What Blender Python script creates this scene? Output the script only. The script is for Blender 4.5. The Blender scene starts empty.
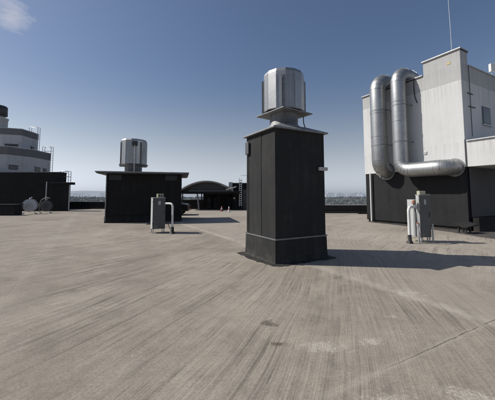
import bpy, math, random
from mathutils import Vector, Matrix, noise
random.seed(11)
sc = bpy.context.scene
col = sc.collection
R = math.radians
PI = math.pi

# ------------------------------------------------------------------ mesh builder
class MB:
    def __init__(s): s.v = []; s.f = []; s.sm = []
    def add(s, vs, fs, smooth=False):
        o = len(s.v); s.v += [tuple(p) for p in vs]
        for f in fs: s.f.append([o + i for i in f]); s.sm.append(smooth)
    def box(s, c0, c1, M=None):
        x0, y0, z0 = c0; x1, y1, z1 = c1
        vs = [Vector(p) for p in ((x0,y0,z0),(x1,y0,z0),(x1,y1,z0),(x0,y1,z0),(x0,y0,z1),(x1,y0,z1),(x1,y1,z1),(x0,y1,z1))]
        if M: vs = [M @ p for p in vs]
        s.add(vs, [(0,3,2,1),(4,5,6,7),(0,1,5,4),(1,2,6,5),(2,3,7,6),(3,0,4,7)])
    def prism(s, pts, z0, z1):
        n = len(pts)
        s.add([(x,y,z0) for x,y in pts] + [(x,y,z1) for x,y in pts],
              [list(range(n))[::-1], list(range(n,2*n))] + [(i,(i+1)%n,(i+1)%n+n,i+n) for i in range(n)])
    def lathe(s, prof, n=32, c=(0,0,0), rot=0, smooth=True, M=None, caps=True):
        vs = []
        for r, z in prof:
            for k in range(n):
                a = rot + 2*PI*k/n
                p = Vector((r*math.cos(a), r*math.sin(a), z))
                if M: p = M @ p
                vs.append(p + Vector(c))
        fs = []
        for j in range(len(prof)-1):
            for k in range(n):
                fs.append((j*n+k, j*n+(k+1)%n, (j+1)*n+(k+1)%n, (j+1)*n+k))
        s.add(vs, fs, smooth)
        if caps:
            m = len(prof)-1
            s.add(vs[:n], [list(range(n))[::-1]]); s.add(vs[m*n:], [list(range(n))])
    def tube(s, pts, r, n=12, smooth=True, caps=True):
        pts = [Vector(p) for p in pts]
        rings = []
        t0 = (pts[1]-pts[0]).normalized()
        up = Vector((0,0,1)) if abs(t0.z) < .9 else Vector((0,1,0))
        nx = t0.cross(up).normalized()
        for i, p in enumerate(pts):
            if i == 0: t = t0
            elif i == len(pts)-1: t = (pts[i]-pts[i-1]).normalized()
            else: t = ((pts[i]-pts[i-1]).normalized() + (pts[i+1]-pts[i]).normalized()).normalized()
            nx = (nx - t*nx.dot(t)).normalized(); ny = t.cross(nx)
            rr = r[i] if isinstance(r, (list, tuple)) else r
            rings.append([p + (nx*math.cos(2*PI*k/n) + ny*math.sin(2*PI*k/n))*rr for k in range(n)])
        vs = [q for ring in rings for q in ring]
        fs = []
        for j in range(len(rings)-1):
            for k in range(n):
                fs.append((j*n+k, (j+1)*n+k, (j+1)*n+(k+1)%n, j*n+(k+1)%n))
        s.add(vs, fs, smooth)
        if caps:
            s.add(rings[0], [list(range(n))]); s.add(rings[-1], [list(range(n))[::-1]])
    def build(s, name, mat, parent=None, bevel=0, seg=2):
        me = bpy.data.meshes.new(name); me.from_pydata(s.v, [], s.f)
        me.polygons.foreach_set('use_smooth', s.sm)
        me.materials.append(mat); me.update()
        o = bpy.data.objects.new(name, me); col.objects.link(o)
        if parent: o.parent = parent
        if bevel:
            m = o.modifiers.new('b', 'BEVEL'); m.width = bevel; m.segments = seg; m.limit_method = 'ANGLE'; m.angle_limit = R(40)
        return o

def bx(name, c0, c1, mat, parent=None, bevel=0):
    b = MB(); b.box(c0, c1); return b.build(name, mat, parent, bevel)
def tag(o, label=None, cat=None, group=None, kind=None):
    if label: o['label'] = label
    if cat: o['category'] = cat
    if group: o['group'] = group
    if kind: o['kind'] = kind
    return o
def thing(name, label, cat, loc=(0,0,0), rz=0, group=None):
    o = bpy.data.objects.new(name, None); col.objects.link(o)
    o.empty_display_size = .3
    o.location = loc; o.rotation_euler = (0,0,rz)
    return tag(o, label, cat, group)

# ------------------------------------------------------------------ node helpers
class NT:
    def __init__(s, name, rough=.8, metal=0, spec=.5):
        s.m = bpy.data.materials.new(name); s.m.use_nodes = True
        s.t = s.m.node_tree; s.p = s.t.nodes['Principled BSDF']
        s.p.inputs['Roughness'].default_value = rough; s.p.inputs['Metallic'].default_value = metal
        s.p.inputs['Specular IOR Level'].default_value = spec
    def n(s, ty, **kw):
        nd = s.t.nodes.new(ty)
        for k, v in kw.items(): setattr(nd, k, v)
        return nd
    def put(s, nd, i, v):
        if v is None: return
        if hasattr(v, 'links') or isinstance(v, bpy.types.NodeSocket): s.t.links.new(v, nd.inputs[i])
        else: nd.inputs[i].default_value = v
    def math(s, op, a, b=None, c=None, clamp=False):
        nd = s.n('ShaderNodeMath', operation=op, use_clamp=clamp)
        s.put(nd, 0, a); s.put(nd, 1, b); s.put(nd, 2, c)
        return nd.outputs[0]
    def coord(s, obj=True):
        return s.n('ShaderNodeTexCoord').outputs['Object'] if obj else s.n('ShaderNodeNewGeometry').outputs['Position']
    def sep(s, v):
        nd = s.n('ShaderNodeSeparateXYZ'); s.put(nd, 0, v); return nd.outputs
    def comb(s, x, y, z=0.0):
        nd = s.n('ShaderNodeCombineXYZ'); s.put(nd,0,x); s.put(nd,1,y); s.put(nd,2,z); return nd.outputs[0]
    def scale(s, v, sc_):
        nd = s.n('ShaderNodeMapping'); s.put(nd, 0, v); nd.inputs['Scale'].default_value = sc_; return nd.outputs[0]
    def noise(s, v, scale, detail=5, rough=.55, dist=0, out=0):
        nd = s.n('ShaderNodeTexNoise'); s.put(nd, 'Vector', v)
        nd.inputs['Scale'].default_value = scale; nd.inputs['Detail'].default_value = detail
        nd.inputs['Roughness'].default_value = rough; nd.inputs['Distortion'].default_value = dist
        return nd.outputs[out]
    def ramp(s, f, stops):
        nd = s.n('ShaderNodeValToRGB'); s.put(nd, 0, f)
        el = nd.color_ramp.elements
        while len(el) < len(stops): el.new(.5)
        for e, (p, c) in zip(el, stops):
            e.position = p; e.color = (c, c, c, 1) if isinstance(c, (int, float)) else (*c, 1)
        return nd.outputs[0]
    def mix(s, f, a, b, blend='MIX'):
        nd = s.n('ShaderNodeMix', data_type='RGBA', blend_type=blend)
        s.put(nd, 0, f)
        for i, v in ((6, a), (7, b)):
            if isinstance(v, (tuple, list)): v = (*v[:3], 1)
            elif isinstance(v, (int, float)): v = (v, v, v, 1)
            s.put(nd, i, v)
        return nd.outputs[2]
    def col(s, c): s.put(s.p, 'Base Color', (*c, 1) if isinstance(c, tuple) else c); return s
    def bump(s, h, strength=.3, dist=.01):
        nd = s.n('ShaderNodeBump'); nd.inputs['Strength'].default_value = strength; nd.inputs['Distance'].default_value = dist
        s.put(nd, 'Height', h); s.put(s.p, 'Normal', nd.outputs[0]); return s

def simple(name, c, rough=.7, metal=0, var=.25, sc_=6, bump=.15, bd=.004, c2=None):
    m = NT(name, rough, metal); v = m.coord(False)
    a = m.noise(v, sc_, 6, .6); b = m.noise(v, sc_*14, 3, .6)
    f = m.math('ADD', m.math('MULTIPLY', a, .7), m.math('MULTIPLY', b, .3))
    lo = tuple(x*(1-var) for x in c); hi = tuple(min(1, x*(1+var)) for x in (c2 or c))
    m.col(m.ramp(f, [(.32, lo), (.68, hi)])); m.bump(b, bump, bd)
    return m.m

# --- brushed concrete deck
def mat_deck():
    m = NT('brushed_concrete', .88, 0, .25)
    P = m.coord(False); x, y, z = m.sep(P)
    lo = m.noise(m.comb(x, y), .30, 2, .4)
    xc = m.math('MINIMUM', m.math('MAXIMUM', x, -6.), 4.)
    # curved broom direction: q is constant along a stroke
    q = m.math('SUBTRACT', y, m.math('ADD', m.math('MULTIPLY', xc, 2.6), m.math('MULTIPLY', m.math('MULTIPLY', xc, xc), .145)))
    q = m.math('SUBTRACT', q, m.math('MULTIPLY', m.math('SUBTRACT', x, xc), 1.3))
    q = m.math('MULTIPLY', q, .36)
    q = m.math('ADD', q, m.math('MULTIPLY', lo, .38))
    dn = m.math('MULTIPLY', m.math('ADD', y, m.math('MULTIPLY', x, .5)), 1.0)
    s1 = m.noise(m.comb(m.math('MULTIPLY', q, 3.2), m.math('MULTIPLY', dn, .22)), 1, 4, .6)
    s2 = m.noise(m.comb(m.math('MULTIPLY', q, 16), m.math('MULTIPLY', dn, .5)), 1, 4, .65)
    s3 = m.noise(m.comb(m.math('MULTIPLY', q, 55), m.math('MULTIPLY', dn, 1.1)), 1, 3, .7)
    big = m.noise(P, .28, 5, .6, .6); mid = m.noise(P, 1.7, 6, .68, .4); fine = m.noise(P, 38, 4, .75)
    base = m.mix(m.ramp(big, [(.3, 0.), (.7, 1.)]), (.208, .179, .147), (.322, .286, .240))
    base = m.mix(.85, base, m.ramp(mid, [(.26, .74), (.46, .97), (.75, 1.14)]), 'MULTIPLY')
    sm = m.ramp(m.noise(P, .55, 4, .6), [(.40, .12), (.60, 1.)])   # where the strokes are strong
    sm2 = m.ramp(m.noise(m.comb(x, y, 7.3), .9, 4, .6), [(.38, .25), (.60, 1.)])
    base = m.mix(m.math('MULTIPLY', sm, .95), base, m.ramp(s2, [(.30, .42), (.43, .86), (.52, 1.02), (.64, 1.16)]), 'MULTIPLY')
    base = m.mix(m.math('MULTIPLY', sm2, .62), base, m.ramp(s3, [(.30, .50), (.43, .98), (.7, 1.12)]), 'MULTIPLY')
    base = m.mix(.6, base, m.ramp(s1, [(.30, .72), (.44, .97), (.62, 1.12)]), 'MULTIPLY')
    s4 = m.noise(m.comb(m.math('MULTIPLY', q, 19), m.math('MULTIPLY', dn, .16)), 1, 3, .55)   # single deep scratches
    base = m.mix(m.math('MULTIPLY_ADD', sm, .85, .15), base, m.ramp(s4, [(.30, .40), (.40, 1.), (.64, 1.), (.76, 1.25)]), 'MULTIPLY')
    base = m.mix(.8, base, m.ramp(fine, [(.3, .70), (.62, 1.12)]), 'MULTIPLY')
    grit = m.noise(P, 140, 2, .8)
    base = m.mix(.55, base, m.ramp(grit, [(.32, .62), (.45, 1.), (.66, 1.), (.74, 1.3)]), 'MULTIPLY')
    m3_ = m.noise(m.comb(x, y, 3.1), 6.5, 6, .75)
    base = m.mix(.6, base, m.ramp(m3_, [(.3, .78), (.5, 1.), (.7, 1.14)]), 'MULTIPLY')
    vo = m.n('ShaderNodeTexVoronoi'); m.put(vo, 'Vector', m.comb(x, y)); vo.inputs['Scale'].default_value = 7
    sel = m.sep(vo.outputs['Color']); sz = m.math('MULTIPLY', sel[1], .11)
    hit = m.math('MULTIPLY', m.math('LESS_THAN', vo.outputs['Distance'], sz), m.math('GREATER_THAN', sel[0], .86))
    base = m.mix(m.math('MULTIPLY', hit, .55), base, m.ramp(sel[2], [(.55, (.06,.05,.042)), (.6, (.42,.39,.34))]))
    # slab joints in the building's frame
    ca, sa = math.cos(R(28.6)), math.sin(R(28.6))
    dx = m.math('SUBTRACT', x, 3.06); dy = m.math('SUBTRACT', y, 3.73)
    u = m.math('ADD', m.math('MULTIPLY', dx, ca), m.math('MULTIPLY', dy, sa))
    v = m.math('SUBTRACT', m.math('MULTIPLY', dy, ca), m.math('MULTIPLY', dx, sa))
    wob = m.math('MULTIPLY', m.math('SUBTRACT', m.noise(P, 2.5, 7, .72), .5), .08)
    def period(c, per):
        k = m.math('PINGPONG', m.math('ADD', c, wob), per/2)
        return k
    ju = period(u, 5.6); jv = period(v, 11.4)
    crk = m.noise(P, 3.1, 3, .6)
    lu = m.math('SUBTRACT', 1., m.math('DIVIDE', ju, .022), None, True)
    lv = m.math('SUBTRACT', 1., m.math('DIVIDE', jv, .011), None, True)
    wide_u = m.math('SUBTRACT', 1., m.math('DIVIDE', ju, .20), None, True)
    wide_v = m.math('SUBTRACT', 1., m.math('DIVIDE', jv, .055), None, True)
    near_u = m.math('LESS_THAN', m.math('ABSOLUTE', u), 1.)
    wm = m.math('MULTIPLY', m.math('MAXIMUM', m.math('MULTIPLY', wide_u, m.math('MULTIPLY_ADD', near_u, .75, .25)), m.math('MULTIPLY', wide_v, .55)), m.ramp(mid, [(.36, .25), (.6, 1.)]))
    thin = m.math('MULTIPLY', m.math('SUBTRACT', 1., m.math('DIVIDE', ju, .035), None, True), m.math('MULTIPLY_ADD', near_u, .7, .3))
    wm = m.math('MAXIMUM', wm, thin)
    base = m.mix(m.math('MULTIPLY', wm, .6), base, (.47, .43, .37))
    slab = m.ramp(m.math('MULTIPLY_ADD', u, 4., .5, True), [(0, 0.), (1, 1.)])
    base = m.mix(m.math('MULTIPLY', slab, .30), base, (.36, .325, .28))
    gate = m.ramp(crk, [(.42, 0.), (.52, 1.)])
    dl = m.math('MULTIPLY', m.math('MULTIPLY', lv, m.ramp(m.noise(P, 4.3, 3, .6), [(.36, .25), (.5, 1.)])), m.math('MAXIMUM', m.ramp(m.math('ADD', m.math('MULTIPLY', u, .3), 1.), [(.35, .15), (.6, 1.)]), .1))
    dl2 = m.math('MULTIPLY', lu, m.math('MULTIPLY', gate, .35))
    line = m.math('MAXIMUM', dl, dl2)
    base = m.mix(m.math('MULTIPLY', line, .8), base, (.07, .06, .05))
    # spots: worn pale patches, dark damp spots
    pn = m.math('ADD', m.math('MULTIPLY', m.noise(P, 9, 6, .75), .6), m.math('MULTIPLY', m.noise(m.comb(x, y, 5.), 30, 5, .8), .4))
    spk = m.ramp(m.noise(m.comb(x, y, 9.), 42, 4, .8), [(.40, .15), (.58, 1.)])
    def blob(cx, cy, rx, ry, th=.5, sp=True):
        ddx = m.math('SUBTRACT', x, cx); ddy = m.math('SUBTRACT', y, cy)
        a = m.math('POWER', m.math('DIVIDE', ddx, rx), 2.); b = m.math('POWER', m.math('DIVIDE', ddy, ry), 2.)
        d = m.math('SUBTRACT', 1., m.math('SQRT', m.math('ADD', a, b)))
        k = m.math('ADD', d, m.math('MULTIPLY', m.math('SUBTRACT', pn, .5), 4.6))
        r_ = m.math('MULTIPLY', m.math('SUBTRACT', k, th), 2.2, None, True)
        return m.math('MULTIPLY', r_, spk) if sp else r_
    pale = None
    for a in ((.80,3.15,.34,.16,.25),(1.35,3.25,.22,.16,.4),(1.1,2.3,.35,.2,.3),(1.75,2.4,.35,.16,.3),(1.9,3.9,.3,.12,.6),(-2.2,4.2,.5,.2,.8),(2.6,4.8,.7,.4,.6),(2.2,5.8,.5,.6,.75),(-4.6,7.5,.8,.5,.8)):
        b = blob(*a); pale = b if pale is None else m.math('MAXIMUM', pale, b)
    dark = None
    for a in ((.27,3.68,.14,.14,.2,False),(.34,3.2,.13,.07,.2,False),(-2.9,4.9,.7,.4,.75),(-2.2,3.3,.8,.3,.95),(.6,2.9,.14,.04,.7),(-6,13.5,2.5,.8,.8),(-1.5,9.5,.8,.5,.9)):
        b = blob(*a); dark = b if dark is None else m.math('MAXIMUM', dark, b)
    base = m.mix(m.math('MULTIPLY', pale, .52), base, (.56, .52, .455))
    base = m.mix(m.math('MULTIPLY', dark, .85), base, (.09, .075, .06))
    m.col(base)
    h = m.math('ADD', m.math('MULTIPLY', s3, .9), m.math('MULTIPLY', s2, .8))
    h = m.math('ADD', h, m.math('MULTIPLY', fine, .25)); h = m.math('SUBTRACT', h, m.math('MULTIPLY', line, 1.5))
    m.bump(m.math('ADD', h, m.math('MULTIPLY', grit, .2)), .5, .010)
    return m.m

# --- galvanised sheet
def mat_galv(name, base=.50, rough=.36, spangle=22, streak=True, metal=.85, panels=0, rot=0):
    m = NT(name, rough, metal); v = m.coord(True)
    vo = m.n('ShaderNodeTexVoronoi'); m.put(vo, 'Vector', v); vo.inputs['Scale'].default_value = spangle
    cells = m.sep(vo.outputs['Color'])[0]
    st = m.noise(m.scale(v, (9, 9, .5)), 1, 5, .65)
    big = m.noise(v, 1.6, 4, .6)
    f = m.math('ADD', m.math('MULTIPLY', cells, .16), m.math('ADD', m.math('MULTIPLY', st, .47), m.math('MULTIPLY', big, .37)))
    if panels:
        px, py, pz = m.sep(v)
        an = m.math('FLOOR', m.math('DIVIDE', m.math('SUBTRACT', m.math('ADD', m.math('ARCTAN2', py, px), 4*PI), rot), 2*PI/panels))
        wn_ = m.n('ShaderNodeTexWhiteNoise', noise_dimensions='1D'); m.put(wn_, 'W', an)
        f = m.math('ADD', m.math('MULTIPLY', f, .60), m.math('ADD', m.math('MULTIPLY', wn_.outputs[0], .40), .0))
    m.col(m.ramp(f, [(.3, (base*.62, base*.64, base*.66)), (.7, (base*1.25, base*1.26, base*1.26))]))
    m.put(m.p, 'Roughness', m.ramp(f, [(.3, rough+.16), (.7, rough-.06)]))
    m.bump(m.math('ADD', m.noise(v, 2.2, 2, .5), m.math('MULTIPLY', cells, .02)), .25, .03)
    return m.m

# --- bitumen felt
def mat_felt(name, c=.022, hi=.04):
    m = NT(name, .85, 0, .3); v = m.coord(True)
    g = m.noise(v, 90, 3, .8); b = m.noise(v, 1.3, 6, .65, .5); st = m.noise(m.scale(v, (7, 7, .6)), 1, 5, .6)
    f = m.math('ADD', m.math('MULTIPLY', b, .45), m.math('ADD', m.math('MULTIPLY', st, .3), m.math('MULTIPLY', g, .25)))
    m.col(m.ramp(f, [(.32, (c*.75,)*3), (.5, (c, c, c*1.02)), (.68, (hi, hi*.99, hi*.97))]))
    z = m.sep(m.coord(False))[2]
    du = m.math('MULTIPLY', m.math('SUBTRACT', 1., m.math('DIVIDE', z, .35), None, True), m.ramp(m.noise(v, 5, 5, .7), [(.4, 0.), (.65, 1.)]))
    base = m.p.inputs['Base Color'].links[0].from_socket
    m.col(m.mix(m.math('MULTIPLY', du, .35), base, (.12, .105, .09)))
    m.bump(m.math('ADD', g, m.math('MULTIPLY', b, 2.)), .5, .006)
    return m.m

# --- rendered (stucco) wall with rain stains
def mat_render(name, c, stain=.25, dirt_z=None):
    m = NT(name, .9, 0, .25); v = m.coord(False)
    g = m.noise(v, 60, 3, .7); b = m.noise(v, .9, 6, .6, .4); st = m.noise(m.scale(v, (5, 5, .28)), 1, 6, .65)
    f = m.math('ADD', m.math('MULTIPLY', b, .5), m.math('MULTIPLY', st, .5))
    k = m.ramp(f, [(.3, 1-stain), (.5, 1-stain*.25), (.66, 1.04)])
    base = m.mix(1., c, k, 'MULTIPLY')
    base = m.mix(.5, base, m.ramp(g, [(.3, .9), (.7, 1.06)]), 'MULTIPLY')
    if dirt_z:
        z = m.sep(v)[2]
        dr = m.noise(m.scale(v, (9, 9, .18)), 1, 5, .7)
        for zt, ln in dirt_z:
            k = m.math('SUBTRACT', zt, z); kk = m.math('MULTIPLY', m.math('GREATER_THAN', k, 0.), m.math('SUBTRACT', 1., m.math('DIVIDE', k, ln), None, True))
            base = m.mix(m.math('MULTIPLY', m.math('MULTIPLY', kk, m.ramp(dr, [(.45, 0.), (.66, 1.)])), .35), base, (.19, .18, .165))
    m.col(base); m.bump(g, .25, .004)
    return m.m

DECK = mat_deck()
FELT = mat_felt('bitumen_felt', .021, .043)
FELT2 = mat_felt('bitumen_felt_black', .010, .02)
FELTD = mat_felt('bitumen_mastic', .016, .032)
GALV = mat_galv('galvanised_sheet', .38, .36, 45, True, .7, 14, R(8))
GALV2 = mat_galv('galvanised_duct', .36, .42, 30, True, .85)
GALVD = mat_galv('weathered_zinc', .26, .55, 18, True, .7)
STRIP = simple('zinc_strip', (.17,.17,.17), .5, .4)
WHITE = mat_render('white_render', (.58,.58,.575), .13, [(6.88, 1.2), (4.0, .8)])
PALE = mat_render('pale_grey_render', (.42,.42,.415), .14, [(7.66, .7), (8.34, .6)])
PLINTH = mat_render('dark_plinth_render', (.023,.023,.024), .55)
SHADEW = mat_render('grey_wall_render', (.10,.10,.105), .25)
TIER = mat_render('tier_render', (.47,.47,.475), .2)
TIERB = mat_render('tier_band', (.16,.16,.162), .2)
COPE = simple('coping_metal', (.42,.42,.42), .45, .5)
CABL = simple('cabinet_light_grey', (.40,.41,.41), .5, 0, .08, 3, .05)
CABD = simple('cabinet_grey', (.085,.088,.09), .5, 0, .14, 3, .05)  # shade of the cabinet fronts put into this darker grey
CREAM = simple('cream_plastic', (.42,.40,.29), .5, 0, .12, 10)
WPIPE = simple('white_painted_steel', (.62,.62,.60), .5, 0, .12, 8)
RUBBER = simple('black_rubber', (.015,.015,.015), .6)
DARKM = simple('dark_metal', (.05,.05,.052), .5, .3)
STEELP = simple('galvanised_tube', (.45,.46,.46), .45, .5)
ORANGE = simple('orange_plastic', (.26,.12,.07), .5)
YELLOW = simple('yellow_sign', (.45,.36,.16), .6)
CONCP = simple('pale_concrete', (.58,.55,.50), .9, 0, .15, 3)
GLASS = NT('window_glass', .08); GLASS.col((.015,.018,.022)); GLASS = GLASS.m
WFRAME = simple('dark_window_frame', (.07,.07,.075), .5)
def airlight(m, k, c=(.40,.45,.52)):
    p = m.node_tree.nodes['Principled BSDF']; p.inputs['Emission Color'].default_value = (*c, 1); p.inputs['Emission Strength'].default_value = k  # distance haze put into far materials as a faint glow
CARP = NT('black_car_paint', .22, .2); CARP.col((.012,.013,.015)); CARP.p.inputs['Coat Weight'].default_value = .6; CARP = CARP.m
TYRE = simple('tyre_rubber', (.02,.02,.02), .8)
REDP = simple('red_cone_plastic', (.30,.045,.03), .6)
WCONE = simple('white_cone_plastic', (.5,.5,.5), .6)
CANOPY = simple('canopy_membrane', (.20,.20,.205), .6, 0, .15, 1.5)
TREEM = simple('hazy_foliage', (.055,.065,.06), .9, 0, .2, .05)
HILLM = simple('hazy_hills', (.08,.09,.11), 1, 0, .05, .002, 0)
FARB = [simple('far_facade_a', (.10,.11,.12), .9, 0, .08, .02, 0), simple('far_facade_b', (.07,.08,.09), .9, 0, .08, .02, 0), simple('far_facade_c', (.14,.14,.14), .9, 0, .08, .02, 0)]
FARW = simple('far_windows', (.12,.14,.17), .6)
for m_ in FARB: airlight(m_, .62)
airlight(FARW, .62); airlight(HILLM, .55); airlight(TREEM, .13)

def mat_terrain():
    m = NT('hazy_land', .95, 0, .1); P = m.coord(False)
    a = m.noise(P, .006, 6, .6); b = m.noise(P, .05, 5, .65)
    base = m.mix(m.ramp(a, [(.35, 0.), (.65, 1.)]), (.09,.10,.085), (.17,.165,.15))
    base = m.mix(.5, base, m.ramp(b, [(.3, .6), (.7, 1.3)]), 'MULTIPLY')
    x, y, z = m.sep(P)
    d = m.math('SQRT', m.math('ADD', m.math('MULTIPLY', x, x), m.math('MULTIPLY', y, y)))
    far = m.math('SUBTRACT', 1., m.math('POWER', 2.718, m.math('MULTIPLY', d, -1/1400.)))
    m.col(m.mix(far, base, (.36,.40,.45)))  # haze mixed into the land colour with distance
    return m.m

# ------------------------------------------------------------------ ground, deck, distance
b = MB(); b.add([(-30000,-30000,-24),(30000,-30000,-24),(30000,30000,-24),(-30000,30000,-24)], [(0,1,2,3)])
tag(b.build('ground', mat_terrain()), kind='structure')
b = MB()
b.prism([(-90,-22),(46,-22),(46,24.9),(4.2,24.9),(4.2,42),(-9,42),(-9,33.6),(-20,33.6),(-20,62),(-90,62)], -23.9, 0)
tag(b.build('roof_deck', DECK), kind='structure')

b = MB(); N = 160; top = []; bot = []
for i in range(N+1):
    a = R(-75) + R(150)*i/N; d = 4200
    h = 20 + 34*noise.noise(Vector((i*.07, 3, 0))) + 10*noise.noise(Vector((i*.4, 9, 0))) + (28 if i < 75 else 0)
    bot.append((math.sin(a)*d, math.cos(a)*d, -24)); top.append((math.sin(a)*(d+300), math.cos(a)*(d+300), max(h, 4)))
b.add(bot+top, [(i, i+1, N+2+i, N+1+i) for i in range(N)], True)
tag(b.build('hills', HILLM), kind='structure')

def leaf_mass(name, label, band, n, size, mat):
    b = MB()
    for _ in range(n):
        a = R(random.uniform(*band[0])); d = random.uniform(*band[1])
        cx, cy = math.sin(a)*d, math.cos(a)*d
        cell = noise.noise(Vector((cx*.045, cy*.045, 1))); cell2 = noise.noise(Vector((cx*.16, cy*.16, 5)))
        topz = band[2] + 2.2*cell + 1.5*cell2
        z = topz - abs(random.gauss(0, 2.0))
        s = size*random.uniform(.5, 1.3)*(1 + d/900)
        ax = Vector((random.gauss(0,1), random.gauss(0,1), random.gauss(0,1))).normalized()
        bx_ = ax.orthogonal().normalized(); cy_ = ax.cross(bx_)
        c = Vector((cx, cy, z))
        b.add([c+bx_*s, c+cy_*s*.8, c-bx_*s*.9, c-cy_*s], [(0,1,2,3)])
    for _ in range(n//40):      # solid inner shade under the leaves
        a = R(random.uniform(*band[0])); d = random.uniform(*band[1]); cx, cy = math.sin(a)*d, math.cos(a)*d
        topz = band[2] + 2.2*noise.noise(Vector((cx*.045, cy*.045, 1))) - .6
        b.lathe([(.4,-24),(1.1,-18),(3.0,topz-7),(2.4,topz-3),(.4,topz-1.8)], 7, (cx,cy,0), random.random(), True)
    return tag(b.build(name, mat), label, 'trees', kind='stuff')
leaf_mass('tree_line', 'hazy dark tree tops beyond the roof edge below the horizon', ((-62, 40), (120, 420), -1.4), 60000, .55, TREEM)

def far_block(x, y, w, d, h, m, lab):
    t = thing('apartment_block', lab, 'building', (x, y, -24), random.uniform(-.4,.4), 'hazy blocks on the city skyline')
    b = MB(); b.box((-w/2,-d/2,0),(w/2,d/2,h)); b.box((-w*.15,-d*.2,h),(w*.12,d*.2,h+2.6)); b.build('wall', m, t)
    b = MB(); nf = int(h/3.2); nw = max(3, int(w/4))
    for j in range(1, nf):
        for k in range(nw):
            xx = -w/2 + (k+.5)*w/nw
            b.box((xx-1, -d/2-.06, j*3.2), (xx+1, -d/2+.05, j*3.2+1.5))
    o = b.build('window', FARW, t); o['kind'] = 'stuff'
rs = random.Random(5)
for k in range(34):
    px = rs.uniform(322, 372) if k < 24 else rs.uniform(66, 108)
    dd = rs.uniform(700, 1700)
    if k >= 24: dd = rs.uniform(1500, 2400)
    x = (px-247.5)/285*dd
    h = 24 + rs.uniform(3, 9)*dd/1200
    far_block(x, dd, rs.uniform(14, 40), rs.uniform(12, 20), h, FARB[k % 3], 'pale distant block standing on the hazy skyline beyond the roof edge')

# ------------------------------------------------------------------ roof edge parapets
def parapet(label, x0, x1, y, h, copm):
    t = thing('parapet_wall', label, 'parapet', ((x0+x1)/2, y, 0))
    L = (x1-x0)/2
    bx('wall', (-L, 0, 0), (L, .3, h), FELTD, t)
    bx('coping', (-L-.02, -.05, h+.001), (L+.02, .36, h+.055), copm, t, .008)
    bx('upstand', (-L, -.10, 0), (L, -.003, .26), FELT, t, .02)
    return t
parapet('low dark roof edge wall with pale coping right of the big chimney', 4.5, 12.6, 24.3, .72, COPE)
parapet('low dark roof edge wall left of the wide black plant room', -21.4, -9, 33.1, .78, STRIP)
# guard rail beyond the right parapet
t = thing('guard_rail', 'thin galvanised guard rail standing along the right roof edge wall', 'railing', (8.5, 24.75, 0))
for i in range(5):
    x = -3.9 + i*1.95
    b = MB(); b.tube([(x,0,0),(x,0,1.25)], .022, 8); b.build('post', STEELP, t)
for z in (1.0, 1.24):
    b = MB(); b.tube([(-4,0,z),(4,0,z)], .02, 8); b.build('rail', STEELP, t)
# pale kerb strip
o = bx('concrete_strip', (5.6, 23.72, .004), (9.2, 24.12, .05), CONCP, None, .01)
tag(o, 'pale concrete strip lying at the foot of the right roof edge wall', 'strip')

# ------------------------------------------------------------------ cowls
def cowl(parent, c, z_base, z_plate, z_top, r, rc, plate, nf=12, brackets=(0,), rot=0., tilt=0.):
    cx, cy = c
    b = MB(); b.lathe([(rc*1.12, z_base), (rc*1.12, z_base+.05), (rc, z_base+.055), (rc, z_plate)], 32, (cx,cy,0)); b.build('collar', GALVD, parent)
    b = MB(); M = Matrix.Translation((cx, cy, z_plate)) @ Matrix.Rotation(rot, 4, 'Z') @ Matrix.Rotation(tilt, 4, 'X')
    b.add([M @ Vector(p) for p in ((-plate,-plate,0),(plate,-plate,0),(plate,plate,0),(-plate,plate,0),(-plate*.5,-plate*.5,.06),(plate*.5,-plate*.5,.06),(plate*.5,plate*.5,.06),(-plate*.5,plate*.5,.06),
          (-plate,-plate,-.022),(plate,-plate,-.022),(plate,plate,-.022),(-plate,plate,-.022))],
          [(0,1,5,4),(1,2,6,5),(2,3,7,6),(3,0,4,7),(4,5,6,7),(8,11,10,9),(8,9,1,0),(9,10,2,1),(10,11,3,2),(11,8,0,3)])
    b.build('flange_plate', GALVD, parent)
    b = MB(); z0 = z_plate+.045
    b.lathe([(r*.97, z0),(r, z0+.02),(r, z_top-.09),(r*.95, z_top-.012),(r*.92, z_top),(r*.90, z_top-.01),(r*.90, z0+.4)], nf, (0,0,0), rot, False, caps=False)
    b.lathe([(.02, z_top-.16),(r*.88, z_top-.2)], nf, (0,0,0), rot, False, caps=False)
    shell = b.build('cowl_shell', GALV, parent, .006); shell.location = (cx, cy, 0)
    # standing seams of the shell
    for k in range(0, nf, 2):
        b = MB(); a = rot + 2*PI*k/nf; Mx = Matrix.Rotation(a, 4, 'Z')
        b.box((r-.004,-.006,z0+.03),(r+.008,.006,z_top-.18), Mx)
        b.build('seam', GALV, shell)
    for a in brackets:
        Mx = Matrix.Translation((cx,cy,0)) @ Matrix.Rotation(a, 4, 'Z'); b = MB()
        b.box((r-.01,-.030,z0-.0),(r+.045,-.018,z_top-.2), Mx); b.box((r-.01,.018,z0-.0),(r+.045,.030,z_top-.2), Mx)
        b.box((r+.004,-.0175,z0+.05),(r+.010,.0175,z_top-.3), Mx)
        b.build('bracket', GALVD, parent)
    return shell

# ------------------------------------------------------------------ main chimney
ROT = R(28.85)
t = thing('vent_chimney', 'tall square black chimney with shiny round metal cowl in the middle of the deck', 'chimney', (.655, 6.735, 0), ROT)
W, D, H = 1.565, 1.40, 3.25
b = MB(); 
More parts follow.
